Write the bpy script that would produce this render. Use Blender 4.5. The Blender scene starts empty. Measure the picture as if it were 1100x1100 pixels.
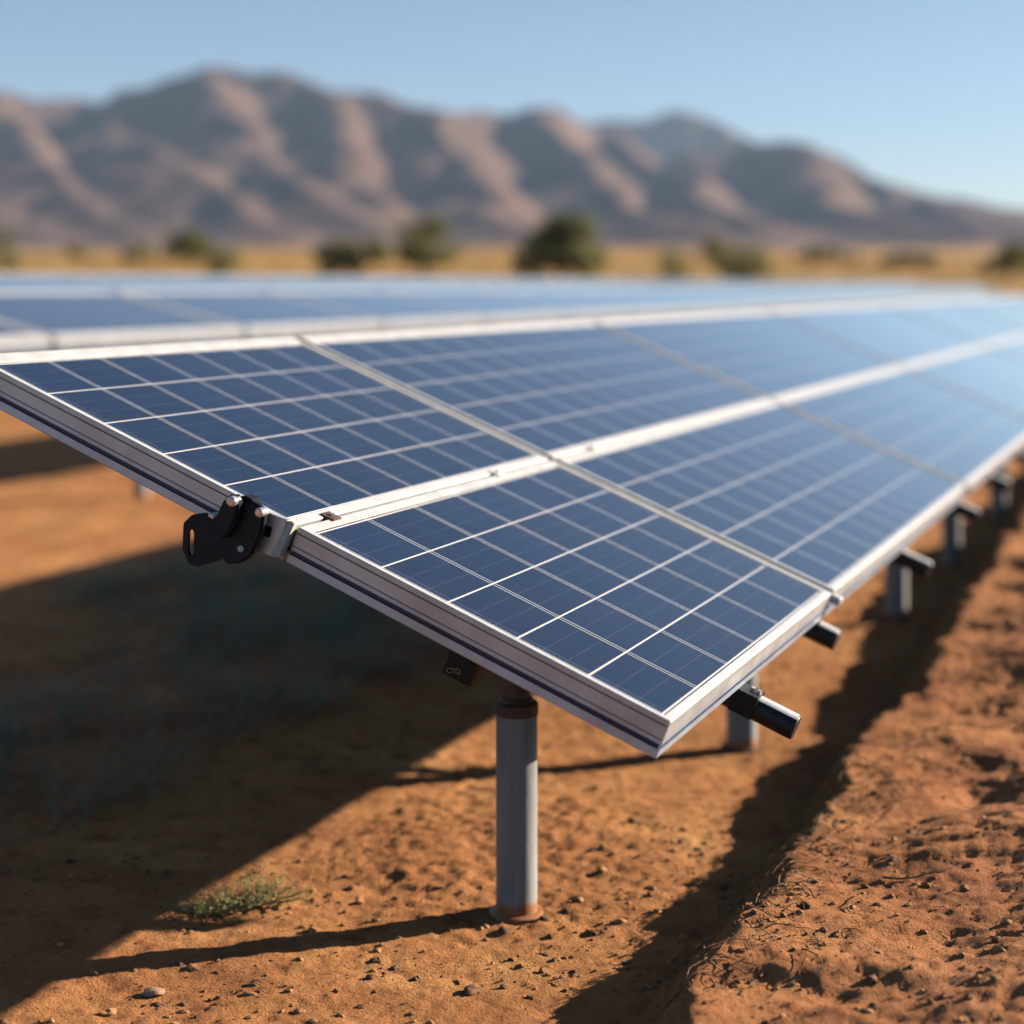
import bpy, bmesh, math, random
import numpy as np
from mathutils import Vector, Matrix

random.seed(7)
R = math.radians
scene = bpy.context.scene
COL = scene.collection

# ------------------------------------------------------------------ place constants (metres)
F, HZ, CAMH = 1833.0, 306.0, 1.70         # focal length and horizon row of the 1100 px photo, eye height
YAW, TILT = R(22.4), R(22.0)              # direction of the array and its slope
P0 = Vector((0.345, 3.703, 0.752))        # near lower corner of the array, top face
SA, CA = math.sin(YAW), math.cos(YAW)
UD = Vector((SA, CA, 0)); WD = Vector((-CA, SA, 0))
SUN_EL = R(18.2)
SUN_AZ = Vector((0.935, 0.355, 0)).normalized()

def at(px, py, y):                        # point seen at a photo pixel, at depth y
    return Vector(((px - 550) * y / F, y, CAMH + (HZ - py) * y / F))

# ------------------------------------------------------------------ noise
def _hash(ix, iy, s):
    n = (ix.astype(np.int64) * 374761393 + iy.astype(np.int64) * 668265263 + s * 1442695041) & 0xffffffff
    n = ((n ^ (n >> 13)) * 1274126177) & 0xffffffff
    n = n ^ (n >> 16)
    return (n & 0xffffff) / float(0xffffff)
def vn(x, y, s=0):
    x = np.asarray(x, float); y = np.asarray(y, float)
    ix = np.floor(x); iy = np.floor(y); fx = x - ix; fy = y - iy
    fx = fx * fx * fx * (fx * (fx * 6 - 15) + 10); fy = fy * fy * fy * (fy * (fy * 6 - 15) + 10)
    a = _hash(ix, iy, s); b = _hash(ix + 1, iy, s); c = _hash(ix, iy + 1, s); d = _hash(ix + 1, iy + 1, s)
    return (a * (1 - fx) + b * fx) * (1 - fy) + (c * (1 - fx) + d * fx) * fy - 0.5
def fbm(x, y, s=0, o=4, g=.5):
    t = 0; a = 1.0
    for k in range(o):
        t = t + a * vn(x * 2.03 ** k + 17.1 * k, y * 2.03 ** k - 9.7 * k, s + k); a *= g
    return t
def ss(a, b, x):
    t = np.clip((x - a) / (b - a), 0, 1); return t * t * (3 - 2 * t)

def ground_z(x, y):
    x = np.asarray(x, float); y = np.asarray(y, float)
    dx = x - P0.x; dy = y - P0.y
    u = dx * SA + dy * CA; w = -dx * CA + dy * SA
    r = np.clip(y - 20, 0, None)
    z = 0.022 * r * (1 - np.exp(-r / 30.0))
    far = ss(20, 200, y)
    z = z + far * 3.0 * fbm(x / 160, y / 160, 3, 2)
    near = 1 - ss(25, 60, np.hypot(x, y))
    # berm of thrown-up soil to the right of the array
    edge = 0.17 + 0.17 * fbm(u * .9, w * .2, 5, 3) + 0.10 * fbm(u * 4.5, w * 4.5, 21, 3)
    s = edge - w
    berm = (.14 + .022 * np.clip(u - 1.5, 0, 6)) * ss(0.0, 0.17, s) * (1 + .3 * fbm(u * .8 + 3, w * .8, 9, 2)) + 0.085 * np.clip(s - .25, 0, 1.6)
    onb = ss(0.1, .45, s)
    z = z + near * berm
    z = z + near * (0.030 * fbm(x * 1.3, y * 1.3, 11, 3) * (1 + 1.2 * onb))
    # flowing clods and ridges in the loose soil
    z = z + near * (0.009 + .006 * onb) * fbm(x * 5 + fbm(x * 3, y * 3, 31, 2), y * 7, 13, 4, .55)
    # ridges of slumped soil run down the berm
    z = z + near * onb * .055 * fbm(u * 3.2 + w * 2 + .8 * vn(u * 2, w * 2, 33), w * 1.1 - u * .5, 35, 4, .45)
    rg = np.abs(fbm(x * 11, y * 16, 15, 3, .5))
    z = z - near * (0.003 + .003 * onb) * ss(.0, .12, .12 - rg)
    pt = ss(.05, .4, fbm(x * 1.1, y * 1.1, 41, 2))
    z = z + near * (.005 + .005 * pt + .001 * onb) * fbm(x * 26, y * 32, 17, 4, .7)
    return z
def gz(x, y):
    return float(ground_z(np.array([x]), np.array([y]))[0])

# ------------------------------------------------------------------ materials
def new_mat(name):
    m = bpy.data.materials.new(name); m.use_nodes = True
    nt = m.node_tree; b = nt.nodes['Principled BSDF']
    return m, nt, b
def N(nt, t, **kw):
    n = nt.nodes.new(t)
    for k, v in kw.items(): setattr(n, k, v)
    return n
def math_n(nt, op, a, b=None, c=None):
    n = N(nt, 'ShaderNodeMath', operation=op)
    for i, v in enumerate((a, b, c)):
        if v is None: continue
        if isinstance(v, (int, float)): n.inputs[i].default_value = v
        else: nt.links.new(v, n.inputs[i])
    return n.outputs[0]
def mixc(nt, f, a, b):
    n = N(nt, 'ShaderNodeMix', data_type='RGBA')
    for i, v in ((0, f), (6, a), (7, b)):
        if isinstance(v, (int, float)): n.inputs[i].default_value = v
        elif isinstance(v, tuple): n.inputs[i].default_value = (*v, 1)
        else: nt.links.new(v, n.inputs[i])
    return n.outputs[2]
def noise(nt, vec, scale, detail=4, rough=.55, out=0):
    n = N(nt, 'ShaderNodeTexNoise'); n.inputs['Scale'].default_value = scale
    n.inputs['Detail'].default_value = detail; n.inputs['Roughness'].default_value = rough
    if vec is not None: nt.links.new(vec, n.inputs['Vector'])
    return n.outputs[out]
def ramp(nt, f, stops):
    n = N(nt, 'ShaderNodeValToRGB'); e = n.color_ramp.elements
    while len(e) < len(stops): e.new(.5)
    for i, (p, c) in enumerate(stops):
        e[i].position = p; e[i].color = (*c, 1) if len(c) == 3 else c
    nt.links.new(f, n.inputs[0]); return n.outputs[0]
def bump(nt, b, h, dist, strength=1.0, prev=None):
    n = N(nt, 'ShaderNodeBump'); n.inputs['Distance'].default_value = dist
    n.inputs['Strength'].default_value = strength; nt.links.new(h, n.inputs['Height'])
    if prev is not None: nt.links.new(prev, n.inputs['Normal'])
    nt.links.new(n.outputs[0], b.inputs['Normal']); return n.outputs[0]

def simple(name, col, rough=.5, metal=0., var=.12, scale=30., bmp=0., spec=None):
    m, nt, b = new_mat(name)
    g = N(nt, 'ShaderNodeTexCoord').outputs['Object']
    f = noise(nt, g, scale, 5, .6)
    dark = tuple(c * (1 - var * 2) for c in col); lite = tuple(min(1, c * (1 + var)) for c in col)
    c = ramp(nt, f, [(.35, dark), (.62, lite)])
    nt.links.new(c, b.inputs['Base Color'])
    rr = math_n(nt, 'MULTIPLY_ADD', f, .25, rough - .12); nt.links.new(rr, b.inputs['Roughness'])
    b.inputs['Metallic'].default_value = metal
    if bmp: bump(nt, b, f, bmp)
    if spec is not None: b.inputs['Specular IOR Level'].default_value = spec
    return m

M = {}
M['frame'] = simple('anodised_frame', (.66, .65, .64), .36, .12, .07, 14)
M['frame_side'] = simple('frame_side', (.52, .53, .55), .42, .45, .08, 9)
M['groove'] = simple('frame_groove', (.02, .032, .085), .4, .2, .1, 20)
M['thin'] = simple('frame_seam', (.16, .13, .12), .5, .1, .1, 20)
M['silver'] = simple('frame_silver', (.48, .54, .64), .38, .40, .07, 9)
M['black'] = simple('black_steel', (.009, .012, .018), .5, 0, .2, 60, .0005, .22)
M['rafter'] = simple('dark_rafter', (.012, .016, .021), .42, 0, .2, 40, 0, .3)
M['zinc'] = simple('zinc', (.55, .55, .56), .33, .6, .12, 40)
M['cream'] = simple('cream_plastic', (.62, .56, .46), .5, 0, .1, 60)
M['seal'] = simple('grey_green_seal', (.006, .018, .020), .95, 0, .15, 50, spec=.0)
M['white'] = simple('white_clip', (.78, .78, .76), .35, .1, .06, 60)
M['amber'] = simple('amber_ink', (.60, .36, .12), .6, 0, .05, 40)
M['bolt'] = simple('bolt_steel', (.60, .55, .55), .25, .7, .1, 90)

def glass_mat():
    m, nt, b = new_mat('solar_cells')
    uv = N(nt, 'ShaderNodeUVMap', uv_map='UVMap').outputs[0]
    sp = N(nt, 'ShaderNodeSeparateXYZ'); nt.links.new(uv, sp.inputs[0])
    U, V = sp.outputs[0], sp.outputs[1]
    # centred fraction: distance to the nearest integer
    def dist(x, off=0.):
        a = math_n(nt, 'ADD', x, .5 + off); fr = math_n(nt, 'FRACT', a); s = math_n(nt, 'SUBTRACT', fr, .5)
        return math_n(nt, 'ABSOLUTE', s)
    def line(d, w): return math_n(nt, 'LESS_THAN', d, w)
    du = dist(U); dv = dist(V)
    dbl = line(math_n(nt, 'ABSOLUTE', math_n(nt, 'SUBTRACT', du, .027)), .0060)
    single = line(dv, .0125)
    bus1 = line(dist(V, -.34), .0045); bus2 = line(dist(V, .34), .0045)
    bus = math_n(nt, 'MAXIMUM', bus1, bus2)
    # busbars fade in and out the way a hand-printed ribbon does
    wob = noise(nt, uv, 3.0, 2)
    bus = math_n(nt, 'MULTIPLY', bus, math_n(nt, 'MULTIPLY_ADD', wob, .9, -.05))
    edge = line(math_n(nt, 'ABSOLUTE', math_n(nt, 'SUBTRACT', du, .11)), .003)
    edge = math_n(nt, 'MULTIPLY', edge, math_n(nt, 'LESS_THAN', math_n(nt, 'ABSOLUTE', U), .3))
    # every cell a slightly different blue
    cu = math_n(nt, 'FLOOR', U); cv = math_n(nt, 'FLOOR', V)
    cb = N(nt, 'ShaderNodeCombineXYZ'); nt.links.new(cu, cb.inputs[0]); nt.links.new(cv, cb.inputs[1])
    wn = N(nt, 'ShaderNodeTexWhiteNoise', noise_dimensions='3D'); nt.links.new(cb.outputs[0], wn.inputs[0])
    cell = mixc(nt, wn.outputs[0], (.003, .0105, .032), (.0055, .016, .048))
    vo = N(nt, 'ShaderNodeTexVoronoi'); vo.inputs['Scale'].default_value = 14; nt.links.new(uv, vo.inputs['Vector'])
    g = math_n(nt, 'MULTIPLY', vo.outputs['Color'], .35)
    cell = mixc(nt, g, cell, (.008, .020, .055))
    c = mixc(nt, math_n(nt, 'MULTIPLY', bus, .5), cell, (.22, .26, .34))
    c = mixc(nt, math_n(nt, 'MULTIPLY', edge, .5), c, (.30, .33, .40))
    c = mixc(nt, math_n(nt, 'MULTIPLY', dbl, .9), c, (.60, .60, .62))
    c = mixc(nt, single, c, (.74, .70, .68))
    # light dust
    geo = N(nt, 'ShaderNodeTexCoord').outputs['Object']
    d = noise(nt, geo, 2.2, 6, .7)
    dust = math_n(nt, 'MULTIPLY', ramp(nt, d, [(.45, (0, 0, 0)), (.75, (1, 1, 1))]), .018)
    c = mixc(nt, dust, c, (.45, .36, .28))
    nt.links.new(c, b.inputs['Base Color'])
    # coated glass: hardly any reflection face-on, a strong one at a low angle
    b.inputs['Roughness'].default_value = .5; b.inputs['Specular IOR Level'].default_value = .08
    lw = N(nt, 'ShaderNodeLayerWeight'); lw.inputs[0].default_value = .5
    fr = math_n(nt, 'POWER', lw.outputs['Facing'], 6.6)
    fr = math_n(nt, 'MINIMUM', math_n(nt, 'MULTIPLY_ADD', fr, 1.65, .004), .93)
    gl = N(nt, 'ShaderNodeBsdfGlossy'); gl.inputs['Color'].default_value = (.96, .99, 1, 1)
    nt.links.new(math_n(nt, 'MULTIPLY_ADD', d, .10, .06), gl.inputs['Roughness'])
    mx = N(nt, 'ShaderNodeMixShader'); nt.links.new(fr, mx.inputs[0])
    nt.links.new(b.outputs[0], mx.inputs[1]); nt.links.new(gl.outputs[0], mx.inputs[2])
    nt.links.new(mx.outputs[0], nt.nodes['Material Output'].inputs[0])
    return m
M['cells'] = glass_mat()

def post_mat():
    m, nt, b = new_mat('weathered_post')
    co = N(nt, 'ShaderNodeTexCoord').outputs['Object']
    sp = N(nt, 'ShaderNodeSeparateXYZ'); nt.links.new(co, sp.inputs[0])
    mp = N(nt, 'ShaderNodeMapping'); mp.inputs['Scale'].default_value = (30, 30, 3); nt.links.new(co, mp.inputs[0])
    f = noise(nt, mp.outputs[0], 1.0, 6, .65)
    c = ramp(nt, f, [(.3, (.20, .205, .21)), (.7, (.36, .36, .35))])
    n2 = noise(nt, co, 25, 5, .7)
    h = math_n(nt, 'MULTIPLY_ADD', n2, .06, -.005)
    stain = N(nt, 'ShaderNodeMapRange'); stain.inputs['To Min'].default_value = 1; stain.inputs['To Max'].default_value = 0
    nt.links.new(math_n(nt, 'SUBTRACT', sp.outputs[2], h), stain.inputs[0])
    stain.inputs[1].default_value = .0; stain.inputs[2].default_value = .02
    c = mixc(nt, stain.outputs[0], c, (.36, .15, .06))
    nt.links.new(c, b.inputs['Base Color'])
    b.inputs['Metallic'].default_value = .05
    nt.links.new(math_n(nt, 'MULTIPLY_ADD', f, .3, .35), b.inputs['Roughness'])
    bump(nt, b, n2, .0015, .6)
    return m
M['post'] = post_mat()
M['rusty'] = simple('rusty_collar', (.10, .055, .04), .65, .2, .3, 45, .001)

def ground_mat():
    m, nt, b = new_mat('orange_soil')
    co = N(nt, 'ShaderNodeNewGeometry').outputs['Position']
    sp = N(nt, 'ShaderNodeSeparateXYZ'); nt.links.new(co, sp.inputs[0])
    n1 = noise(nt, co, 1.1, 5, .6); n2 = noise(nt, co, 9, 6, .65); n3 = noise(nt, co, 70, 5, .7)
    c = ramp(nt, n1, [(.32, (.46, .19, .072)), (.55, (.57, .265, .10)), (.72, (.66, .345, .14))])
    c = mixc(nt, ramp(nt, n2, [(.30, (1, 1, 1)), (.50, (0, 0, 0))]), c, (.30, .115, .046))
    sp3 = ramp(nt, n3, [(.30, (1, 1, 1)), (.42, (0, 0, 0))])
    c = mixc(nt, math_n(nt, 'MULTIPLY', sp3, .8), c, (.12, .05, .024))
    # grey-olive litter patches where weeds grow
    n4 = noise(nt, co, .9, 3, .5)
    pt = math_n(nt, 'MULTIPLY', ramp(nt, n4, [(.56, (0, 0, 0)), (.68, (1, 1, 1))]), ramp(nt, noise(nt, co, 40, 5, .7), [(.45, (0, 0, 0)), (.6, (1, 1, 1))]))
    c = mixc(nt, math_n(nt, 'MULTIPLY', pt, .55), c, (.20, .14, .055))
    nb_ = noise(nt, co, 2.3, 5, .7)
    c = mixc(nt, math_n(nt, 'MULTIPLY', ramp(nt, nb_, [(.50, (0, 0, 0)), (.66, (1, 1, 1))]), .6), c, (.29, .115, .045))
    # the freshly dug soil of the berm is redder and damper
    dp = N(nt, 'ShaderNodeVectorMath', operation='DOT_PRODUCT'); nt.links.new(co, dp.inputs[0]); dp.inputs[1].default_value = (-CA, SA, 0)
    ww = math_n(nt, 'ADD', dp.outputs['Value'], P0.x * CA - P0.y * SA)
    ww = math_n(nt, 'ADD', ww, math_n(nt, 'MULTIPLY_ADD', n1, .5, -.25))
    mb_ = N(nt, 'ShaderNodeMapRange'); nt.links.new(ww, mb_.inputs[0]); mb_.inputs[1].default_value = .5; mb_.inputs[2].default_value = -.6
    red = ramp(nt, noise(nt, co, 3.5, 6, .65), [(.35, (.26, .09, .042)), (.52, (.42, .165, .075)), (.70, (.55, .24, .12))])
    c = mixc(nt, math_n(nt, 'MULTIPLY', mb_.outputs[0], .55), c, red)
    # dry golden grassland beyond the array
    mr = N(nt, 'ShaderNodeMapRange'); nt.links.new(sp.outputs[1], mr.inputs[0])
    mr.inputs[1].default_value = 16; mr.inputs[2].default_value = 40
    nb = noise(nt, co, .05, 5, .6)
    gold = ramp(nt, nb, [(.3, (.33, .17, .055)), (.5, (.45, .26, .085)), (.7, (.54, .34, .13))])
    c = mixc(nt, mr.outputs[0], c, gold)
    mr2 = N(nt, 'ShaderNodeMapRange'); nt.links.new(sp.outputs[1], mr2.inputs[0])
    mr2.inputs[1].default_value = 500; mr2.inputs[2].default_value = 1700
    c = mixc(nt, mr2.outputs[0], c, (.33, .215, .15))
    nt.links.new(c, b.inputs['Base Color']); b.inputs['Roughness'].default_value = .95
    b.inputs['Specular IOR Level'].default_value = .15
    h = math_n(nt, 'ADD', math_n(nt, 'MULTIPLY', noise(nt, co, 30, 7, .7), .6), math_n(nt, 'MULTIPLY', noise(nt, co, 130, 4, .7), .25))
    bump(nt, b, h, .034, 1.0)
    return m
M['ground'] = ground_mat()
M['clod'] = simple('soil_clod', (.38, .18, .07), .95, 0, .35, 25, .004)
M['clod_dark'] = simple('dark_clod', (.19, .09, .042), .95, 0, .35, 25, .004)
M['stone'] = simple('pale_stone', (.42, .24, .15), .85, 0, .2, 25, .003)
M['twig'] = simple('dry_twig', (.32, .17, .075), .85, 0, .3, 30)

def leaf_mat(name, a, b_, sc=8.):
    m, nt, b = new_mat(name)
    co = N(nt, 'ShaderNodeTexCoord').outputs['Object']
    c = ramp(nt, noise(nt, co, sc, 3), [(.35, a), (.65, b_)])
    nt.links.new(c, b.inputs['Base Color']); b.inputs['Roughness'].default_value = .7
    b.inputs['Specular IOR Level'].default_value = .2
    tr = N(nt, 'ShaderNodeBsdfTranslucent'); nt.links.new(c, tr.inputs[0])
    mx = N(nt, 'ShaderNodeMixShader'); mx.inputs[0].default_value = .3
    nt.links.new(b.outputs[0], mx.inputs[1]); nt.links.new(tr.outputs[0], mx.inputs[2])
    nt.links.new(mx.outputs[0], nt.nodes['Material Output'].inputs[0])
    return m
M['leaf_dark'] = leaf_mat('olive_leaves', (.15, .16, .052), (.27, .255, .09), 1.2)
M['leaf_pale'] = leaf_mat('dusty_leaves', (.21, .20, .075), (.31, .275, .115), 1.2)
M['weed'] = leaf_mat('weed_leaves', (.28, .29, .11), (.48, .43, .20), 30)
M['scrub'] = leaf_mat('shade_scrub', (.16, .20, .14), (.30, .31, .22), 4)
M['straw'] = leaf_mat('dry_grass', (.30, .19, .07), (.55, .37, .14), .6)
M['bark'] = simple('bark', (.09, .06, .04), .9, 0, .25, 12)

def mountain_mat():
    m, nt, b = new_mat('mountain_rock')
    co = N(nt, 'ShaderNodeNewGeometry').outputs['Position']
    n1 = noise(nt, co, .004, 6, .6); n2 = noise(nt, co, .02, 6, .7)
    c = ramp(nt, n1, [(.35, (.10, .066, .054)), (.65, (.20, .125, .098))])
    c = mixc(nt, math_n(nt, 'MULTIPLY', ramp(nt, n2, [(.42, (0, 0, 0)), (.58, (1, 1, 1))]), .4), c, (.17, .12, .095))
    nt.links.new(c, b.inputs['Base Color']); b.inputs['Roughness'].default_value = 1
    b.inputs['Specular IOR Level'].default_value = 0
    bump(nt, b, n2, 14, .8)
    return m
M['mountain'] = mountain_mat()

# ------------------------------------------------------------------ object helpers
def link(name, me, mats, parent=None, smooth=False):
    if smooth: me.polygons.foreach_set('use_smooth', [True] * len(me.polygons))
    for m in (mats if isinstance(mats, (list, tuple)) else [mats]): me.materials.append(M[m])
    o = bpy.data.objects.new(name, me); COL.objects.link(o)
    if parent is not None: o.parent = parent
    return o
def tag(o, label=None, cat=None, group=None, kind=None):
    if label: o['label'] = label
    if cat: o['category'] = cat
    if group: o['group'] = group
    if kind: o['kind'] = kind
    return o
def empty(name, mat):
    o = bpy.data.objects.new(name, None); COL.objects.link(o)
    o.empty_display_size = .1; o.matrix_world = mat; return o
def table_mat(u, v, n=0., p0=P0, tilt=TILT):
    V = WD * math.cos(tilt) + Vector((0, 0, 1)) * math.sin(tilt)
    Nn = UD.cross(V)
    m = Matrix((UD, V, Nn)).transposed().to_4x4()
    m.translation = p0 + UD * u + V * v + Nn * n
    return m
class MB:
    def __init__(s): s.v = []; s.f = []; s.mi = []
    def add(s, vs, fs, mi=0):
        o = len(s.v); s.v += [tuple(v) for v in vs]; s.f += [tuple(i + o for i in f) for f in fs]; s.mi += [mi] * len(fs)
    def box(s, a, b, mi=0, bev=0.):
        x0, y0, z0 = a; x1, y1, z1 = b
        if bev <= 0:
            vs = [(x, y, z) for z in (z0, z1) for y in (y0, y1) for x in (x0, x1)]
            s.add(vs, [(0, 2, 3, 1), (4, 5, 7, 6), (0, 1, 5, 4), (2, 6, 7, 3), (0, 4, 6, 2), (1, 3, 7, 5)], mi)
        else:
            bm = bmesh.new(); r = bmesh.ops.create_cube(bm, size=1)
            for v in bm.verts: v.co = ((x0 + x1) / 2 + v.co.x * (x1 - x0), (y0 + y1) / 2 + v.co.y * (y1 - y0), (z0 + z1) / 2 + v.co.z * (z1 - z0))
            bmesh.ops.bevel(bm, geom=bm.edges[:], offset=bev, segments=2, affect='EDGES', profile=.7)
            s.bm(bm, mi)
    def bm(s, bm, mi=0):
        bm.verts.index_update()
        s.add([v.co[:] for v in bm.verts], [[v.index for v in f.verts] for f in bm.faces], mi); bm.free()
    def tube(s, pts, rad, n=12, mi=0, caps=True):
        pts = [Vector(p) for p in pts]; rad = rad if isinstance(rad, (list, tuple)) else [rad] * len(pts)
        rings = []
        for i, p in enumerate(pts):
            d = (pts[min(i + 1, len(pts) - 1)] - pts[max(i - 1, 0)]).normalized()
            a = Vector((0, 0, 1)) if abs(d.z) < .9 else Vector((1, 0, 0))
            x = d.cross(a).normalized(); y = d.cross(x)
            rings.append([p + (x * math.cos(2 * math.pi * k / n) + y * math.sin(2 * math.pi * k / n)) * rad[i] for k in range(n)])
        vs = [v for r in rings for v in r]; fs = []
        for i in range(len(pts) - 1):
            for k in range(n):
                fs.append((i * n + k, i * n + (k + 1) % n, (i + 1) * n + (k + 1) % n, (i + 1) * n + k))
        if caps: fs += [tuple(range(n))[::-1], tuple(range((len(pts) - 1) * n, len(pts) * n))]
        s.add(vs, fs, mi)
    def lathe(s, prof, n=28, mi=0):                       # profile (r, z) from bottom to top
        vs = [(r * math.cos(2 * math.pi * k / n), r * math.sin(2 * math.pi * k / n), z) for r, z in prof for k in range(n)]
        fs = [(i * n + k, i * n + (k + 1) % n, (i + 1) * n + (k + 1) % n, (i + 1) * n + k) for i in range(len(prof) - 1) for k in range(n)]
        fs += [tuple(range(n))[::-1], tuple(range((len(prof) - 1) * n, len(prof) * n))]
        s.add(vs, fs, mi)
    def build(s, name, mats, parent=None, smooth=False, fix=False):
        me = bpy.data.meshes.new(name); me.from_pydata(s.v, [], s.f)
        me.polygons.foreach_set('material_index', s.mi)
        if fix:
            bm = bmesh.new(); bm.from_mesh(me); bmesh.ops.recalc_face_normals(bm, faces=bm.faces[:]); bm.to_mesh(me); bm.free()
        me.update(); o = link(name, me, mats, parent, False)
        if smooth:
            me.polygons.foreach_set('use_smooth', [True] * len(me.polygons))
            me.set_sharp_from_angle(angle=R(38))
        return o

# ------------------------------------------------------------------ solar panels
DEPTH = .092
def frame_mb(L, H, fw):                                   # fw: flange widths (left, right, bottom, top)
    # profile (inset, z, use_flange, material of the strip that ends here)
    P = [(0, -.006, 1, 0), (0, .0, 1, 0), (.0022, .0, 0, 0), (0, -.0022, 0, 0), (0, -.0130, 0, 1), (.0022, -.0138, 0, 2), (.0022, -.0158, 0, 2), (0, -.0166, 0, 2),
         (0, -.0460, 0, 1), (.002, -.0466, 0, 2), (.002, -.0482, 0, 2), (0, -.0488, 0, 2), (0, -.0580, 0, 4), (.005, -.0590, 0, 3), (.005, -.0690, 0, 3), (0, -.0705, 0, 3),
         (0, -.0900, 0, 4), (.002, -DEPTH, 0, 4), (.030, -DEPTH, 0, 4), (.030, -.088, 0, 4), (.012, -.088, 0, 4), (.012, -.010, 0, 4)]
    mb = MB(); vs = []
    for ins, z, fl, mi in P:
        a, b_, c, d = fw if fl else (ins,) * 4
        vs += [(a, c, z), (L - b_, c, z), (L - b_, H - d, z), (a, H - d, z)]
    mb.v = vs
    for i in range(len(P) - 1):
        for k in range(4):
            mb.f.append((i * 4 + k, i * 4 + (k + 1) % 4, (i + 1) * 4 + (k + 1) % 4, (i + 1) * 4 + k)); mb.mi.append(P[i + 1][3])
    return mb
def glass_part(L, H, fw, nu, nv, parent):
    me = bpy.data.meshes.new('cell_sheet')
    a, b_, c, d = [k - .004 for k in fw]
    z1, z0 = -.0035, -.0095
    vs = [(x, y, z) for z in (z0, z1) for y in (c, H - d) for x in (a, L - b_)]
    me.from_pydata(vs, [], [(0, 2, 3, 1), (4, 5, 7, 6), (0, 1, 5, 4), (2, 6, 7, 3), (0, 4, 6, 2), (1, 3, 7, 5)])
    uv = me.uv_layers.new(name='UVMap')
    x0, x1, y0, y1 = fw[0] + .008, L - fw[1] - .008, fw[2] + .008, H - fw[3] - .008
    for lp in me.loops:
        co = me.vertices[lp.vertex_index].co
        uv.data[lp.index].uv = ((co.x - x0) / (x1 - x0) * nu, (co.y - y0) / (y1 - y0) * nv)
    return link('cell_sheet', me, 'cells', parent)
def panel(u0, v0, L, H, nu, nv, fw, label, group, p0=P0, tilt=TILT):
    e = empty('solar_panel', table_mat(u0, v0, 0, p0, tilt))
    tag(e, label, 'solar panel', group)
    frame_mb(L, H, fw).build('frame', ['frame', 'frame_side', 'thin', 'groove', 'silver'], e, fix=True)
    glass_part(L, H, fw, nu, nv, e)
    return e
US = [0, 1.72, 4.80, 8.55, 13.2, 17.6, 22, 27, 32, 38, 45]
NLOW = [6, 11, 13, 16, 16, 16, 18, 18, 20, 24]
ordn_ = ['first', 'second', 'third', 'fourth', 'fifth', 'sixth', 'seventh', 'eighth', 'ninth', 'tenth', 'eleventh', 'twelfth', 'thirteenth', 'fourteenth', 'fifteenth']
ordn = ordn_ + ['sixteenth', 'seventeenth', 'eighteenth', 'nineteenth', 'twentieth', 'twenty-first', 'twenty-second', 'twenty-third', 'twenty-fourth', 'twenty-fifth', 'twenty-sixth']
lowlab = {0: 'sharp blue panel of the lower tier with the free corner nearest the camera',
          1: 'second panel of the lower tier, just right of the dark diagonal gap',
          2: 'third panel of the lower tier, pale with sky reflection at the right edge'}
uplab = {0: 'sharp dark blue panel of the upper tier at the left edge, above the black clamp',
         1: 'second panel of the upper tier, its fine cell grid blurred, beyond the dark gap',
         2: 'third panel of the upper tier, hazy pale blue with no visible grid'}
G2 = .012
for i in range(len(US) - 1):
    L = US[i + 1] - US[i] - .042
    u0 = US[i] + (.0 if i == 0 else .0)
    panel(u0, 0, L, 1 - G2 / 2, NLOW[i], 5, (.016, .028, .021, .030),
          lowlab.get(i, 'blurred %s panel counted from the near end of the lower tier' % ordn[i]), 'solar panels of the near array')
    panel(u0, 1 + G2 / 2, L, 1.045 - G2 / 2, NLOW[i] + (1 if i == 0 else 0), 5, (.016, .028, .030, .052),
          uplab.get(i, 'blurred %s panel counted from the near end of the upper tier' % ordn[i]), 'solar panels of the near array')
# seals in the gaps between columns
for i in range(1, 8):
    e = empty('gap_seal', table_mat(US[i] - .021, 0))
    tag(e, ['', 'dark grey green seal strip in the sharp diagonal gap nearest the camera',
            'seal strip in the second diagonal gap of the near array',
            'seal strip in the third diagonal gap of the near array, blurred'][i] if i < 4 else 'blurred seal strip in the %s gap of the near array from its near end' % ordn[i - 1], 'seal strip', 'seal strips between the panels')
    mb = MB(); mb.box((-.0195, .0, -.05), (.0195, 2.045, -.003), 0, .002); mb.build('strip', 'seal', e)
    mb = MB(); mb.tube([(0, .01, -.020), (0, -.028, -.020), (0, -.034, -.020)], [.016, .016, .012], 16)
    mb.build('end_knob', 'white', e, True)
# clips on the middle rail
for (u, nm, lab, m) in ((.17, 'rail_clip', 'small brown worn clip on the white middle rail near the left edge', 'rusty'),
                        (1.22, 'rail_clip', 'small white clip on the middle rail left of the dark gap', 'white'),
                        (2.08, 'rail_clip', 'small white clip on the middle rail just right of the dark gap', 'white')):
    e = empty(nm, table_mat(u, 1.0)); tag(e, lab, 'clip', 'clips on the middle rail')
    mb = MB(); mb.box((-.022, -.02, .0008), (.022, .02, .0045), 0, .0015); pl_ = mb.build('plate', m, e)
    mb = MB(); mb.tube([(0, 0, .0045), (0, 0, .011)], .006, 6); mb.build('bolt', 'bolt', pl_)

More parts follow.
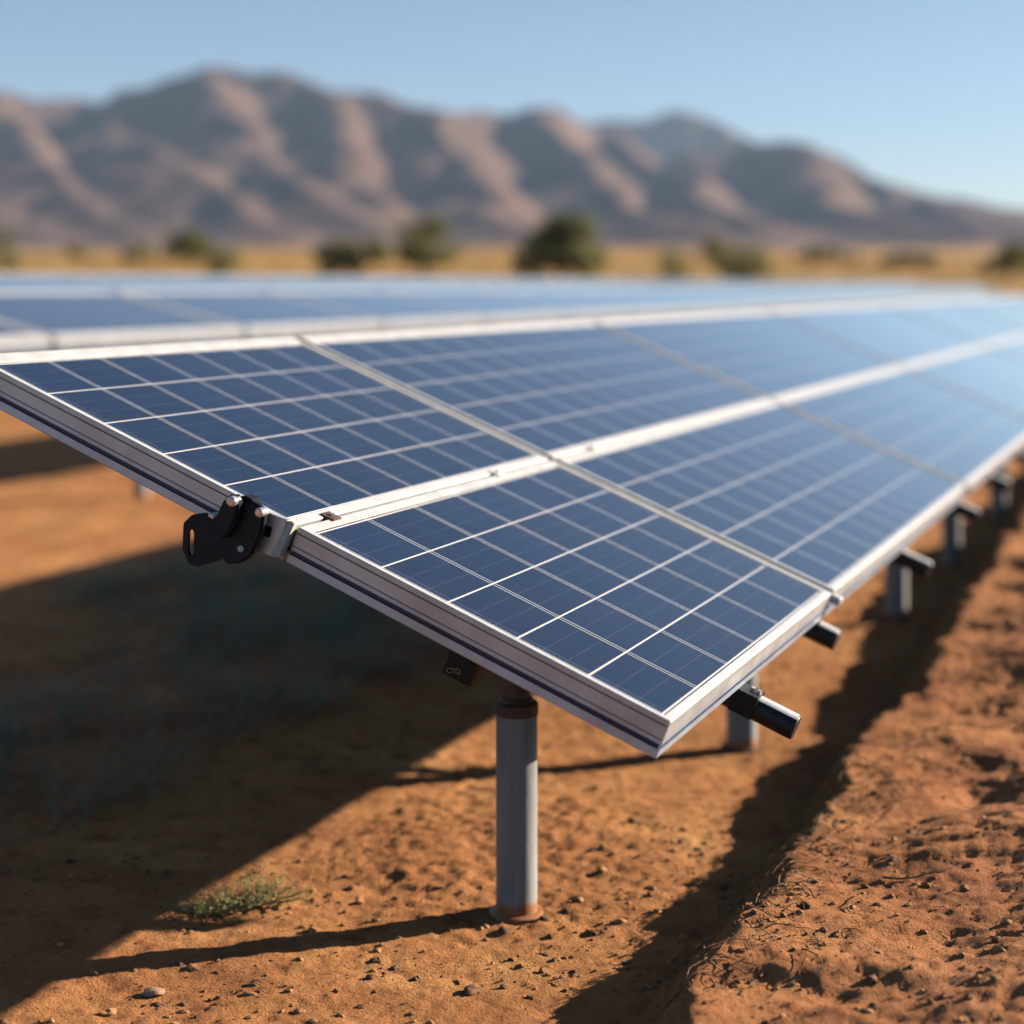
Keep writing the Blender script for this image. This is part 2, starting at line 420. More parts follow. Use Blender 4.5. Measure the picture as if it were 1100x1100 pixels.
# rafters below the panels, their ends stick out under the lower edge
def low_u(px):                                            # u on the lower edge seen at pixel column px
    k = (px - 550) / F
    return (k * P0.y - P0.x) / (SA - k * CA)
raf = [low_u(812), low_u(893), low_u(981), low_u(1040), low_u(1074), low_u(1102)]
rlab = ['nearest dark rafter end poking out below the lower edge, with a bright top',
        'short dark rafter end hanging under the pale knob of the first gap',
        'dark rafter end above the third post', 'blurred dark rafter end right of the second gap',
        'blurred dark rafter end above the last clear post', 'blurred dark rafter end at the right edge']
for i, u in enumerate(raf):
    ln = [.165, .07, .12, .10, .10, .10][i]
    e = empty('rafter', table_mat(u, 0, -DEPTH)); tag(e, rlab[i], 'rafter', 'rafters under the near array')
    w = .027
    zc = -.037
    def arc(a0, a1, r, y0, y1, th=.0):
        K = 18; vs = []
        for yy in (y0, y1):
            for k in range(K + 1):
                t = R(a0 + (a1 - a0) * k / K); vs.append((r * math.cos(t), yy, zc + r * math.sin(t)))
        return vs, [(k, k + 1, K + 2 + k, K + 1 + k) for k in range(K)]
    mb = MB(); mb.tube([(0, 1.95, zc), (0, -ln + .003, zc), (0, -ln, zc)], [.033, .033, .0305], 28); mb.build('tube', 'rafter', e, True)
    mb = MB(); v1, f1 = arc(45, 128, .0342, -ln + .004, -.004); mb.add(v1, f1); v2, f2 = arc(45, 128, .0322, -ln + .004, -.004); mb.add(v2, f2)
    mb.add([v1[0], v1[18], v2[18], v2[0]], [(0, 1, 2, 3)]); mb.build('top_strip', 'white', e, True)  # white strip paints the sun highlight onto the tube's upper side
    if i == 0:
        mb = MB(); mb.box((-w - .012, -.055, -.062), (w + .012, .01, -.0005), 0, .004); cj = mb.build('clamp_jaw', 'black', e)
        mb = MB()
        for k in (-.028, -.046): mb.tube([(-.004, k, .0008), (-.004, k, .010)], .007, 6)
        mb.build('bolt', 'bolt', cj)

# posts and the beam that ties them together
def plane_z(w): return P0.z + math.tan(TILT) * w
post_px = [(555, 975), (797, 800), (963, 665), (1022, 610), (1073, 560)]
spots = []
for px, py in post_px:
    y = F * CAMH / (py - HZ); x = (px - 550) * y / F
    d = Vector((x, y, 0)) - P0; u = d.dot(UD); w = d.dot(WD); spots.append((u, w))
for k in range(5): spots.append((spots[-1][0] + 2.3, .35))
plab = ['grey steel post with rusty foot nearest the camera', 'second steel post, behind the near corner of the array',
        'third steel post, blurred, below the second rafter end', 'fourth blurred post at the right',
        'fifth blurred post close to the right edge', 'sixth post, mostly hidden, at the far right',
        'seventh post counted from the near end', 'eighth post counted from the near end', 'ninth post counted from the near end', 'tenth post counted from the near end']
heads = []
for i, (u, w) in enumerate(spots):
    p = P0 + UD * u + WD * w
    g = gz(p.x, p.y) - .004
    top = plane_z(w) - .165 / math.cos(TILT)
    e = empty('support_post', Matrix.Translation((p.x, p.y, g))); tag(e, plab[i], 'post', 'support posts of the near array')
    top = top - g; r = .0565
    col = .575 if i == 0 else top - .20
    mb = MB(); mb.lathe([(r, -.25), (r, col - .03), (r + .0005, col - .029)], 40); mb.build('pipe', 'post', e, True)
    mb = MB(); mb.lathe([(r + .002, col - .034), (r + .0028, col - .03), (r + .0028, col - .004), (r - .002, col + .001), (r - .010, col + .003), (r - .014, col + .012), (.01, col + .012)], 40)
    mb.build('collar', 'rusty', e, True)
    mb = MB(); mb.lathe([(.036, col), (.036, top)], 28); mb.build('neck', 'rusty', e, True)
    mb = MB(); mb.lathe([(.075, -.03), (.075, .004), (.070, .008), (.05, .009)], 30); mb.build('foot', 'rusty' if i else 'post', e, True)
    heads.append(Vector((p.x, p.y, g + top)))
mb = MB()
pts = [heads[0] - (heads[1] - heads[0]).normalized() * .30] + heads + [heads[-1] + UD * 2]
mb.tube(pts, .045, 16)
o = mb.build('support_beam', 'rafter', None, True); tag(o, 'dark round beam running along the post tops under the near array', 'beam')
# ------------------------------------------------------------------ black clamp on the side of the array
TM = table_mat(0, 0); TMI = TM.inverted()
def side(px, py, u0=-.03):                                # pixel -> (v, n) on the plane u = u0 of the array
    o = TMI @ Vector((0, 0, CAMH)); d = TMI.to_3x3() @ Vector(((px - 550) / F, 1, (HZ - py) / F))
    t = (u0 - o.x) / d.x; q = o + d * t
    return q.y, q.z
def plate(poly, u0, u1, name, mat, parent, bev=.002, hole=None):
    """a plate whose outline lies in the (v, n) plane, from u0 to u1"""
    pts = [side(a, b_, u0) for a, b_ in poly]
    bm = bmesh.new()
    if hole is None:
        vs = [bm.verts.new((u0, v, n)) for v, n in pts]; bm.faces.new(vs)
    else:
        hp = [side(a, b_, u0) for a, b_ in hole]
        c = (sum(p[0] for p in hp) / len(hp), sum(p[1] for p in hp) / len(hp))
        def ray(poly, ang):
            dx, dy = math.cos(ang), math.sin(ang); best = 0
            for i in range(len(poly)):
                x0, y0 = poly[i][0] - c[0], poly[i][1] - c[1]; x1, y1 = poly[(i + 1) % len(poly)][0] - c[0], poly[(i + 1) % len(poly)][1] - c[1]
                den = dx * (y1 - y0) - dy * (x1 - x0)
                if abs(den) < 1e-12: continue
                t = (x0 * (y1 - y0) - y0 * (x1 - x0)) / den; s_ = (x0 * dy - y0 * dx) / den
                if t > 0 and -1e-6 <= s_ <= 1 + 1e-6: best = max(best, t)
            return (c[0] + dx * best, c[1] + dy * best)
        K = 64; ro = []; ri = []
        for k in range(K):
            a = 2 * math.pi * k / K
            ro.append(bm.verts.new((u0, *ray(pts, a)))); ri.append(bm.verts.new((u0, *ray(hp, a))))
        for k in range(K): bm.faces.new((ro[k], ro[(k + 1) % K], ri[(k + 1) % K], ri[k]))
    r = bmesh.ops.extrude_face_region(bm, geom=bm.faces[:])
    for v in r['geom']:
        if isinstance(v, bmesh.types.BMVert): v.co.x = u1
    bmesh.ops.recalc_face_normals(bm, faces=bm.faces[:])
    if hole is None and bev:
        bmesh.ops.bevel(bm, geom=bm.edges[:], offset=bev, segments=2, affect='EDGES')
    mb = MB(); mb.bm(bm); return mb.build(name, mat, parent, True)
def bolt(px, py, u0, u1, r, parent, mat='bolt'):
    v, n = side(px, py, u0); mb = MB()
    mb.tube([(u1, v, n), (u0 + .003, v, n), (u0, v, n)], [r, r, r * .7], 16); return mb.build('bolt', mat, parent, True)
e = empty('mounting_clamp', TM.copy()); tag(e, 'black bolted clamp with a slotted plate on the side of the near array', 'clamp')
sp_ = plate([(197, 562), (206, 553), (219, 551), (226, 557), (240, 562), (243, 588), (236, 602), (212, 609), (203, 606), (196, 590)],
      -.050, -.040, 'slotted_plate', 'black', e, hole=[(202, 572), (204, 568), (207, 569), (208.5, 573), (208, 594), (205.5, 598), (202.5, 596), (201.5, 591)])
fj_ = plate([(231, 566), (233, 550), (240, 536), (249, 530), (256, 535), (255, 552), (247, 570), (238, 580), (232, 576)], -.085, -.058, 'front_jaw', 'black', e, .006)
rj_ = plate([(244, 545), (254, 534), (272, 539), (284, 548), (281, 572), (270, 598), (257, 606), (240, 606), (233, 588), (236, 572)], -.058, -.034, 'rear_jaw', 'black', e, .006)
plate([(250, 536), (262, 532), (272, 538), (270, 552), (252, 556)], -.052, -.012, 'bridge', 'black', e, .004)
plate([(262, 541), (309, 559), (296, 599), (268, 590)], -.020, -.0015, 'steel_bracket', 'frame_side', e, .002)
plate([(283, 563), (292, 567), (289, 578), (281, 574)], -.0235, -.019, 'latch', 'black', e, .001)
plate([(310, 559), (316, 562), (300, 600), (290, 596)], -.024, -.0015, 'strap', 'cream', e, .002)
bolt(247, 539, -.100, -.07, .0125, fj_); bolt(277, 551, -.072, -.04, .0115, rj_)
bolt(257.5, 590, -.063, -.045, .0085, rj_, 'cream'); bolt(226, 556, -.048, -.02, .011, sp_)

# junction box with a tiny amber mark, hanging below the near panel
v0, n0 = side(488, 721, .16)
e = empty('junction_box', table_mat(.16, v0, n0)); tag(e, 'small black junction box with a tiny amber mark under the near panel', 'junction box')
mb = MB(); mb.box((0, -.05, -.018), (.06, .028, -DEPTH - n0 - .001), 0, .004); mb.build('housing', 'black', e, True)
cu = bpy.data.curves.new('mark', 'FONT'); cu.body = 'CTQ'; cu.size = .018; cu.extrude = .0004; cu.align_x = 'CENTER'
to = bpy.data.objects.new('mark', cu); COL.objects.link(to); dg = bpy.context.evaluated_depsgraph_get()
me = bpy.data.meshes.new_from_object(to.evaluated_get(dg)); bpy.data.objects.remove(to)
mo = link('mark', me, 'amber', e); mo.matrix_local = Matrix(((0, 0, -1, -.0006), (-math.cos(TILT), math.sin(TILT), 0, 0), (math.sin(TILT), math.cos(TILT), 0, -.006), (0, 0, 0, 1)))

# ------------------------------------------------------------------ rows behind
def back_row(w0, zlow, H, tilt, u_start, n, L, prefix, group, post_every, cells=10):
    p0 = Vector((P0.x, P0.y, 0)) + WD * w0; p0.z = zlow
    for i in range(n):
        u = u_start + i * L
        panel(u, 0, L - .05, H, cells, 6, (.04, .04, .10, .09), '%s panel from the left end of %s' % (ordn[i], prefix), group, p0, tilt)
        if i % post_every == 0:
            p = p0 + UD * (u + 2.0) + WD * .7; g = gz(p.x, p.y)
            e = empty('support_post', Matrix.Translation((p.x, p.y, g))); tag(e, 'steel post under the %s panel of %s' % (ordn[i], prefix), 'post', 'posts of ' + prefix)
            mb = MB(); top = p0.z + math.tan(tilt) * .7 - .1 - g
            mb.lathe([(.055, -.2), (.055, top - .1)], 20); mb.build('pipe', 'post', e, True)
            mb = MB(); mb.lathe([(.036, top - .1), (.036, top)], 20); mb.build('neck', 'rusty', e, True)
back_row(6.15, 1.346, 1.385, R(13.0), 5.94 - 2.48 * 2, 26, 2.48, 'the blurred row right behind the near array', 'solar panels of the row behind', 1)
back_row(12.2, 1.52, 2.10, R(9.0), 6.0, 24, 3.6, 'the farthest pale row', 'solar panels of the farthest row', 2)

mb = MB(); p0 = Vector((P0.x, P0.y, 0)) + WD * 6.30  # beam added only to widen the ground shadow of the row behind
q0, q1 = p0 + UD * .98, p0 + UD * 65; z0, z1 = 1.346 - .36, 1.346 - .075; wd_ = WD * .06
mb.add([q0 + Vector((0, 0, z0)), q1 + Vector((0, 0, z0)), q1 + wd_ + Vector((0, 0, z0)), q0 + wd_ + Vector((0, 0, z0)),
        q0 + Vector((0, 0, z1)), q1 + Vector((0, 0, z1)), q1 + wd_ + Vector((0, 0, z1)), q0 + wd_ + Vector((0, 0, z1))],
       [(0, 3, 2, 1), (4, 5, 6, 7), (0, 1, 5, 4), (1, 2, 6, 5), (2, 3, 7, 6), (3, 0, 4, 7)])
tag(mb.build('cable_trunking', 'rafter'), 'dark cable trunking below the lower edge of the row behind', 'cable trunking')

# ------------------------------------------------------------------ ground sheet
def axis(a0, a1, step, lo, hi, g=1.09, mx=400.):
    xs = list(np.arange(a0, a1, step)); s = step
    while xs[-1] < hi: s = min(s * g, mx); xs.append(xs[-1] + s)
    s = step; f = [xs[0]]
    while f[-1] > lo: s = min(s * g, mx); f.append(f[-1] - s)
    return np.array(f[:0:-1] + xs)
gx = axis(-2.1, 2.7, .0125, -6500, 6500, 1.045); gy = axis(3.0, 7.6, .0125, -2500, 6500, 1.045)
X, Y = np.meshgrid(gx, gy); Z = ground_z(X, Y)
def grid_mesh(name, X, Y, Z):
    ny, nx = X.shape
    me = bpy.data.meshes.new(name)
    me.vertices.add(nx * ny); me.vertices.foreach_set('co', np.stack([X, Y, Z], -1).ravel().astype(np.float32))
    i = np.arange(ny * nx).reshape(ny, nx)
    q = np.stack([i[:-1, :-1], i[:-1, 1:], i[1:, 1:], i[1:, :-1]], -1).reshape(-1, 4)
    me.loops.add(q.size); me.loops.foreach_set('vertex_index', q.ravel().astype(np.int32))
    me.polygons.add(len(q)); me.polygons.foreach_set('loop_start', (np.arange(len(q)) * 4).astype(np.int32))
    me.polygons.foreach_set('use_smooth', np.ones(len(q), bool)); me.update(calc_edges=True)
    return me
o = link('ground', grid_mesh('ground', X, Y, Z), 'ground'); tag(o, kind='structure')

# ------------------------------------------------------------------ mountains
def W(px, py, y): p = at(px, py, y); return (p.x, p.y, p.z)
ridges = [
 [(-420,190,3700),(-250,120,3700),(-120,95,3700),(0,98,3650),(60,100,3700),(110,110,3750),(150,90,3800),(190,78,3800),(235,70,3800),(270,78,3800),(310,77,3800),(350,90,3750),(400,94,3750),(440,116,3800),(480,122,3900),(520,119,4100),(565,109,4200),(600,121,4300),(660,140,4300)],
 [(560,135,6400),(640,128,6400),(690,129,6400),(725,114,6400),(770,134,6300),(830,160,6200)],
 [(740,166,4000),(790,154,4100),(820,149,4100),(850,149,4100),(900,170,4000),(950,194,3900),(1000,207,3900),(1050,212,3900),(1100,221,3900),(1200,240,3900),(1350,262,3900)],
 [(235,72,3800),(250,100,3500),(262,140,3200),(300,185,2900),(400,250,2500)],
 [(400,95,3700),(460,122,3450),(478,160,3150),(500,200,2900),(600,254,2550)],
 [(110,112,3750),(130,135,3300),(180,158,3000),(215,190,2800),(300,256,2450)],
 [(0,100,3600),(30,150,3100),(60,185,2850),(75,215,2650),(130,258,2420)],
 [(-180,100,3500),(-120,160,3000),(-60,205,2700),(30,256,2420)],
 [(350,90,3700),(362,140,3250),(372,180,2950),(400,215,2750)],
 [(565,110,4200),(590,140,3800),(640,180,3300),(700,222,2950),(800,258,2600)],
 [(660,140,4300),(715,172,3800),(760,205,3300),(850,245,2850)],
 [(850,150,4100),(875,190,3600),(930,225,3150),(1030,258,2700)],
 [(1000,207,3900),(1040,232,3400),(1110,257,2950)],
]
mx = np.arange(-2500, 3100, 14.); my = np.arange(2250, 7400, 14.)
X, Y = np.meshgrid(mx, my)
wx = X + 90 * fbm(X / 330, Y / 330, 51, 3); wy = Y + 90 * fbm(X / 330, Y / 330, 61, 3)
H = np.full(X.shape, -60.)
for k, rd in enumerate(ridges):
    pts = [W(*p) for p in rd]; sl = .80
    for (x0, y0, z0), (x1, y1, z1) in zip(pts[:-1], pts[1:]):
        L2 = (x1 - x0) ** 2 + (y1 - y0) ** 2
        QX, QY = (X * .45 + wx * .55, Y * .45 + wy * .55) if k < 3 else (wx, wy)
        t = np.clip(((QX - x0) * (x1 - x0) + (QY - y0) * (y1 - y0)) / L2, 0, 1)
        d = np.hypot(QX - x0 - t * (x1 - x0), QY - y0 - t * (y1 - y0))
        if k >= 3:                                    # spurs: long flanks to the left, steeper ones to the right
            cr = (x1 - x0) * (QY - y0) - (y1 - y0) * (QX - x0)
            sl = .62 + .22 * np.tanh(cr / np.sqrt(L2) / 60)
        h = z0 + t * (z1 - z0) - sl * np.sqrt(d * d + 20 ** 2) + sl * 20
        H = np.maximum(H, h)
G = .022 * (Y - 50)
hf = np.clip((H - G) / 200, 0, 1)
rn = 1 - 2 * np.abs(fbm(X / 230, Y / 230, 71, 4)); rn2 = 1 - 2 * np.abs(fbm(X / 80, Y / 80, 81, 3))
H = H + hf * (22 * (rn - .7) + 5 * (rn2 - .7))
# gentle fans where the slopes run out
K = 38.; H = G - 6 + K * np.log1p(np.exp(np.clip((H - G) / K, -30, 30)))
H = np.where((Y < 2290), np.minimum(H, G - 8), H)
o = link('mountains', grid_mesh('mountains', X, Y, H), 'mountain'); tag(o, kind='structure')

# ------------------------------------------------------------------ vegetation
def leaf_cloud(mb, blobs, n, size, rng, shell=.55):
    tot = sum(b[3] ** 2 for b in blobs)
    for cx, cy, cz, r, fz in blobs:
        for _ in range(int(n * r * r / tot)):
            d = Vector((rng.gauss(0, 1), rng.gauss(0, 1), rng.gauss(0, 1))).normalized()
            q = r * (shell + (1 - shell) * rng.random()) * (1 + .25 * rng.gauss(0, .5))
            c = Vector((cx + d.x * q, cy + d.y * q, cz + d.z * q * fz))
            nrm = (d + Vector((rng.gauss(0, .6), rng.gauss(0, .6), rng.gauss(0, .6)))).normalized()
            a = nrm.orthogonal().normalized(); b_ = nrm.cross(a); s = size * rng.uniform(.5, 1.3)
            th = rng.random() * 6.28; a, b_ = a * math.cos(th) + b_ * math.sin(th), b_ * math.cos(th) - a * math.sin(th)
            mb.add([c - a * s, c - b_ * s * .5, c + a * s, c + b_ * s * .5], [(0, 1, 2, 3)])
def tree(px, top, bot, wpx, y, label, cat, name, mat, seed, n=2400, pal=1):
    rng = random.Random(seed); b0 = at(px, bot, y); g = gz(b0.x, y) if y < 400 else b0.z
    wd = 1.1 * wpx * y / F; ht = 1.05 * (bot - top) * y / F; base = min(g, b0.z)
    ht += b0.z - base
    e = empty(name, Matrix.Translation((b0.x, y, base))); tag(e, label, cat, 'trees and bushes before the mountains')
    tall = ht > .6 * wd
    blobs = []; nb = 9
    lo = .20 if tall else .12
    for k in range(nb):
        a = 6.28 * k / nb + rng.random(); rr = wd * .5 * rng.uniform(.38, .70)
        r = min(wd, ht) * rng.uniform(.20, .30)
        blobs.append((rr * math.cos(a), rr * math.sin(a), ht * rng.uniform(lo + .08, .74), r, .8))
    for k in range(4):
        r = min(wd, ht) * rng.uniform(.20, .28); blobs.append((wd * rng.uniform(-.2, .2), wd * rng.uniform(-.2, .2), ht - r * .95, r, .8))
    mb = MB(); leaf_cloud(mb, blobs, n, wd * .032, rng); mb.build('crown', mat, e)
    mb = MB(); r0 = wd * .035; mb.tube([(0, 0, -.3), (0, 0, ht * .12), (wd * .01, 0, ht * .35), (0, wd * .02, ht * .6)], [r0 * 1.3, r0, r0 * .7, r0 * .3], 9)
    for bl in blobs[:nb]:
        mb.tube([(0, 0, ht * .15), (bl[0] * .4, bl[1] * .4, ht * .33), bl[:3]], [r0 * .6, r0 * .4, r0 * .12], 6)
    mb.build('trunk', 'bark', e, True)
tree(603, 229, 301, 92, 90, 'largest dark olive tree standing alone right of centre', 'tree', 'desert_tree', 'leaf_dark', 1, 4200)
tree(455, 233, 290, 72, 105, 'round dark olive tree left of the largest tree', 'tree', 'desert_tree', 'leaf_dark', 2, 3000)
tree(380, 256, 296, 92, 100, 'low wide dusty bush touching the round tree on its left', 'bush', 'desert_bush', 'leaf_pale', 3)
tree(204, 247, 278, 62, 130, 'small dark round tree at the left of the plain', 'tree', 'desert_tree', 'leaf_dark', 4, 2000)
tree(238, 266, 296, 48, 95, 'low dusty bush in front of the small left tree', 'bush', 'desert_bush', 'leaf_pale', 5, 1500)
tree(148, 262, 284, 46, 140, 'faint pale bush between the left tree and the left edge', 'bush', 'desert_bush', 'leaf_pale', 6, 1200)
tree(6, 247, 292, 44, 100, 'dark bush cut by the left edge of the photo', 'bush', 'desert_bush', 'leaf_dark', 7, 1500)
tree(80, 262, 280, 34, 150, 'tiny faint bush near the left edge', 'bush', 'desert_bush', 'leaf_pale', 8, 1000)
tree(727, 268, 308, 44, 80, 'small dusty bush right of the largest tree', 'bush', 'desert_bush', 'leaf_pale', 9, 1500)
tree(775, 253, 290, 50, 100, 'upper dark bush of the leaning pair right of the largest tree', 'bush', 'desert_bush', 'leaf_dark', 10, 1800)
tree(803, 263, 306, 58, 84, 'lower olive bush of the leaning pair right of the largest tree', 'bush', 'desert_bush', 'leaf_pale', 11, 1800)
tree(888, 266, 286, 84, 150, 'long low green bush on the plain at the right', 'bush', 'desert_bush', 'leaf_dark', 12, 1600)
tree(975, 272, 291, 92, 130, 'flat green bush between the long bush and the right edge', 'bush', 'desert_bush', 'leaf_dark', 13, 1600)
tree(1084, 260, 298, 64, 95, 'dark bush at the right edge of the photo', 'bush', 'desert_bush', 'leaf_dark', 14, 1800)

def blades(mb, x, y, z, h, n, rng, spread, wdt):
    for _ in range(n):
        a = rng.random() * 6.28; l = h * rng.uniform(.5, 1.1); o = spread * rng.random()
        bx, by = x + math.cos(a) * o, y + math.sin(a) * o
        tx, ty = bx + math.cos(a) * l * rng.uniform(.1, .7), by + math.sin(a) * l * rng.uniform(.1, .7)
        px, py = -math.sin(a) * wdt, math.cos(a) * wdt
        mx_, my_ = (bx * .6 + tx * .4), (by * .6 + ty * .4)
        mb.add([(bx - px, by - py, z), (bx + px, by + py, z), (mx_ + px * .7, my_ + py * .7, z + l * .6), (mx_ - px * .7, my_ - py * .7, z + l * .6), (tx, ty, z + l)], [(0, 1, 2, 3), (3, 2, 4)])
rng = random.Random(5); mb = MB()
for _ in range(7000):                                     # dry grass of the plain
    y = 24 * (260 / 24) ** rng.random(); x = (rng.uniform(-80, 1180) - 550) / F * y
    h = rng.uniform(.18, .42); blades(mb, x, y, gz(x, y) - .02, h, 5, rng, .25 + y * .002, .012 + y * .0004)
tag(mb.build('dry_grass', 'straw'), 'dry golden grass covering the plain behind the arrays', 'grass', kind='stuff')
mb = MB()
def stalk(mb, x, y, z, h, a, lean, wdt, rng):
    # one thin bent stem with a few side leaves
    p = Vector((x, y, z)); d = Vector((math.cos(a) * lean, math.sin(a) * lean, 1)).normalized()
    px, py = -math.sin(a) * wdt, math.cos(a) * wdt; n = 5; vs = []
    for k in range(n):
        f_ = 1 - .8 * k / n; vs += [p + Vector((px * f_, py * f_, 0)), p - Vector((px * f_, py * f_, 0))]
        if k and rng.random() < .8:
            aa = rng.random() * 6.28; q = Vector((math.cos(aa), math.sin(aa), rng.uniform(-.2, .8))) * h * rng.uniform(.08, .22)
            sd_ = q.cross(Vector((0, 0, 1))).normalized() * wdt * 1.5
            mb.add([p, p + q * .5 + sd_, p + q, p + q * .5 - sd_], [(0, 1, 2, 3)])
        d = (d + Vector((math.cos(a), math.sin(a), -.35)) * .16 + Vector((rng.gauss(0, .14), rng.gauss(0, .14), 0))).normalized(); p = p + d * h / n
    mb.add(vs, [(2 * k, 2 * k + 1, 2 * k + 3, 2 * k + 2) for k in range(n - 1)])
for _ in range(900):                                      # scrub growing in the shade of the array
    u = rng.uniform(-2.5, 7.5); w = rng.uniform(2.2, 4.7)
    k_ = float(vn(u * .7, w * .7, 91)) + .5 * float(vn(u * 2.2, w * 2.2, 92))
    if k_ < rng.uniform(-.25, .15): continue
    p = P0 + UD * u + WD * w; h = rng.uniform(.16, .42) * (.8 + k_); g0 = gz(p.x, p.y) - .01
    for j in range(16):
        ox, oy = rng.gauss(0, .07), rng.gauss(0, .07)
        stalk(mb, p.x + ox, p.y + oy, g0, h * rng.uniform(.5, 1.1), rng.random() * 6.28, rng.uniform(.1, .9), .0022, rng)
tag(mb.build('shade_grass', 'scrub'), 'dark grass and scrub in the shade under the array', 'grass', kind='stuff')

# small weed on the lit soil
def weed(px, py, rad, ht, n, label, seed):
    rng = random.Random(seed); y = F * CAMH / (py - HZ); x = (px - 550) * y / F
    e = empty('weed', Matrix.Translation((x, y, gz(x, y)))); tag(e, label, 'weed', 'weeds on the lit soil')
    mb = MB(); st = MB()
    for k in range(46):
        a = rng.random() * 6.28; r = rad * math.sqrt(rng.random()) * 1.0; h = ht * (1.1 - .7 * r / rad) * rng.uniform(.5, 1)
        ex, ey = r * math.cos(a) * 1.5, r * math.sin(a)
        dz = gz(x + ex, y + ey) - e.location.z
        st.tube([(ex * .2, ey * .2, 0), (ex * .7, ey * .7, dz + h * .6), (ex, ey, dz + h)], [.0018, .0012, .0006], 4)
        for j in range(n):
            t = rng.uniform(.25, 1.05); c = Vector((ex * t + rng.gauss(0, .010), ey * t + rng.gauss(0, .010), (dz + h) * t + rng.gauss(0, .006)))
            s = rng.uniform(.004, .010); aa = rng.random() * 6.28
            d = Vector((math.cos(aa), math.sin(aa), rng.uniform(.1, .9))).normalized() * s
            q = d.cross(Vector((0, 0, 1))).normalized() * s * .4
            mb.add([c, c + d * .5 + q, c + d, c + d * .5 - q], [(0, 1, 2, 3)])
    mb.build('leaves', 'weed', e); st.build('stems', 'weed', e)
weed(270, 964, .12, .11, 40, 'low green weed on the lit soil beside the shadow edge', 21)
weed(225, 972, .09, .06, 26, 'smaller yellowish weed left of the low green weed', 22)

# clods, stones and twigs
def rock_mb(mb, c, s, rng, flat=.65):
    bm = bmesh.new(); bmesh.ops.create_icosphere(bm, subdivisions=1 if s < .012 else 2, radius=1)
    off = rng.random() * 100; sx, sy = rng.uniform(.7, 1.4), rng.uniform(.6, 1.1); th = rng.random() * 3.14
    for v in bm.verts:
        k = 1 + .55 * float(vn(v.co.x * 1.7 + off, v.co.y * 1.7 + v.co.z * 2.3 + off, 3)) + rng.uniform(-.10, .10)
        x, y, z = v.co.x * sx * k * s, v.co.y * sy * k * s, v.co.z * flat * k * s
        v.co = (c[0] + x * math.cos(th) - y * math.sin(th), c[1] + x * math.sin(th) + y * math.cos(th), c[2] + z)
    mb.bm(bm)
rng = random.Random(11); mb = MB(); md = MB(); cnt = 0
while cnt < 7500:
    y = rng.uniform(3.2, 8.5); x = (rng.uniform(-40, 1140) - 550) / F * y
    if float(vn(x * 1.6, y * 1.6, 95)) + .35 * float(vn(x * 6, y * 6, 96)) < rng.uniform(-.35, .25): continue
    s = .0022 * math.exp(rng.random() ** 3 * 1.9); z = gz(x, y)
    rock_mb(md if rng.random() < .35 else mb, (x, y, z + s * .05), s, rng); cnt += 1
tag(mb.build('soil_clods', 'clod'), 'small orange soil clods strewn over the dirt', 'soil clods', kind='stuff')
tag(md.build('dark_crumbs', 'clod_dark'), 'small dark crumbs of earth and litter on the dirt', 'soil crumbs', kind='stuff')
for (px, py, s, m, lab) in ((165, 1066, .020, 'stone', 'pale stone with a dark hollow near the bottom left corner'),
                            (322, 1086, .012, 'clod', 'small brown clod near the bottom edge left of centre'),
                            (506, 1060, .020, 'clod_dark', 'dark flat clod on the soil below the nearest post'),
                            (398, 1048, .012, 'clod_dark', 'small dark clod left of the flat dark clod')):
    y = F * CAMH / (py - HZ); x = (px - 550) * y / F; mb = MB(); rng2 = random.Random(px)
    rock_mb(mb, (0, 0, 0), s, rng2, .55); o = mb.build('stone' if m == 'stone' else 'soil_clod', m, None, True)
    o.location = (x, y, gz(x, y) + s * .25); tag(o, lab, 'stone' if m == 'stone' else 'clod', 'larger clods and stones')
# dry roots and litter sticking out of the berm
rng = random.Random(13); mb = MB()
def twig(x, y, l, a, lift, r):
    p = [Vector((x, y, gz(x, y) + .004))]; d = a
    for k in range(5):
        d += rng.gauss(0, .35); q = p[-1] + Vector((math.cos(d), math.sin(d), 0)) * l / 5
        q.z = gz(q.x, q.y) + lift * math.sin((k + 1) / 5 * 2.6) + .003; p.append(q)
    mb.tube(p, [r, r * .95, r * .8, r * .65, r * .45, r * .2], 5)
for _ in range(420):
    u = abs(rng.gauss(1.5, 1.0)); w = rng.gauss(-.04, .09); p = P0 + UD * u + WD * w
    twig(p.x, p.y, rng.uniform(.03, .13), rng.random() * 6.28, rng.uniform(0, .020), rng.uniform(.0008, .0022))
for _ in range(260):
    u = rng.uniform(-.3, 6); w = rng.uniform(-2.2, .6); p = P0 + UD * u + WD * w
    twig(p.x, p.y, rng.uniform(.02, .09), rng.random() * 6.28, rng.uniform(0, .01), rng.uniform(.0007, .0016))
tag(mb.build('root_litter', 'twig'), 'dry roots and litter tangled in the crest of the berm', 'litter', kind='stuff')
rng = random.Random(14)
for (px, py, l, a, lab) in ((890, 812, .16, 2.3, 'straw coloured stalk leaning over the shadow beside the berm'),
                            (826, 895, .14, 3.4, 'curved dry root reaching into the shadow from the berm crest'),
                            (948, 916, .22, .05, 'dark straight stick lying on the berm')):
    mb = MB(); y = F * (CAMH - .2) / (py - HZ); x = (px - 550) * y / F
    twig(x, y, l, a, .03 if a > 1 else .006, .0035)
    o = mb.build('dry_stick', 'twig', None, True); tag(o, lab, 'stick', 'sticks on the berm')

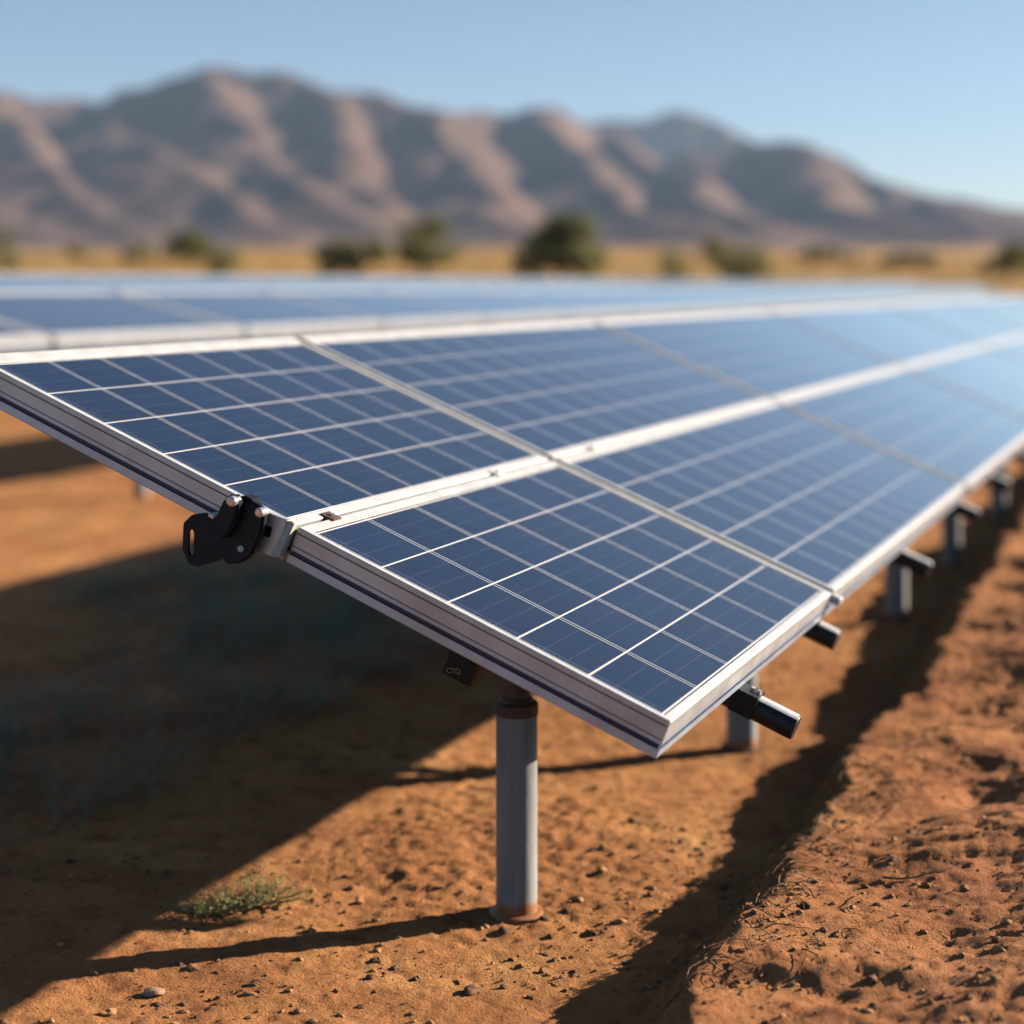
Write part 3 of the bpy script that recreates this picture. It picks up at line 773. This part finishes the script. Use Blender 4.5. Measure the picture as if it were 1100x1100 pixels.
# ------------------------------------------------------------------ haze
mb = MB(); mb.box((-6700, -2700, -20), (6700, 6700, 760))
m = bpy.data.materials.new('haze'); m.use_nodes = True; nt = m.node_tree; nt.nodes.clear()
out = nt.nodes.new('ShaderNodeOutputMaterial'); pv = nt.nodes.new('ShaderNodeVolumePrincipled')
pv.inputs['Color'].default_value = (.48, .68, .96, 1); pv.inputs['Density'].default_value = .00006; pv.inputs['Anisotropy'].default_value = .0
nt.links.new(pv.outputs[0], out.inputs['Volume']); M['haze'] = m
tag(mb.build('haze', 'haze'), 'thin pale blue haze in the air', 'haze', kind='stuff')

# ------------------------------------------------------------------ light, sky, camera
w = bpy.data.worlds.new('World'); scene.world = w; w.use_nodes = True; nt = w.node_tree
sky = nt.nodes.new('ShaderNodeTexSky'); sky.sky_type = 'NISHITA'; sky.sun_disc = False
sky.sun_elevation = SUN_EL; sky.sun_rotation = math.atan2(SUN_AZ.x, SUN_AZ.y)
sky.air_density = .9; sky.dust_density = 1.5; sky.ozone_density = 1.3; sky.altitude = 1800
bg = nt.nodes['Background']; nt.links.new(sky.outputs[0], bg.inputs[0]); bg.inputs[1].default_value = .05
sl = bpy.data.lights.new('sun', 'SUN'); sl.energy = 5.0; sl.angle = R(.53); sl.color = (1, .86, .70)
so = bpy.data.objects.new('sun', sl); COL.objects.link(so)
sd = (SUN_AZ * math.cos(SUN_EL) + Vector((0, 0, math.sin(SUN_EL)))).normalized()
so.rotation_euler = sd.to_track_quat('Z', 'Y').to_euler()

cd = bpy.data.cameras.new('camera'); cam = bpy.data.objects.new('camera', cd); COL.objects.link(cam)
cam.location = (0, 0, CAMH); cam.rotation_euler = (R(90), 0, 0)
cd.sensor_width = 36; cd.lens = F / 1100 * 36; cd.shift_y = -(550 - HZ) / 1100
cd.clip_start = .05; cd.clip_end = 30000
cd.dof.use_dof = True; cd.dof.focus_distance = 4.15; cd.dof.aperture_fstop = 1.08
scene.camera = cam
vs = scene.view_settings; vs.view_transform = 'Standard'; vs.look = 'None'; vs.gamma = 1; vs.exposure = 1.38; vs.use_curve_mapping = False
scene.cycles.volume_bounces = 0; scene.cycles.max_bounces = 6; scene.cycles.diffuse_bounces = 0; scene.cycles.use_denoising = True
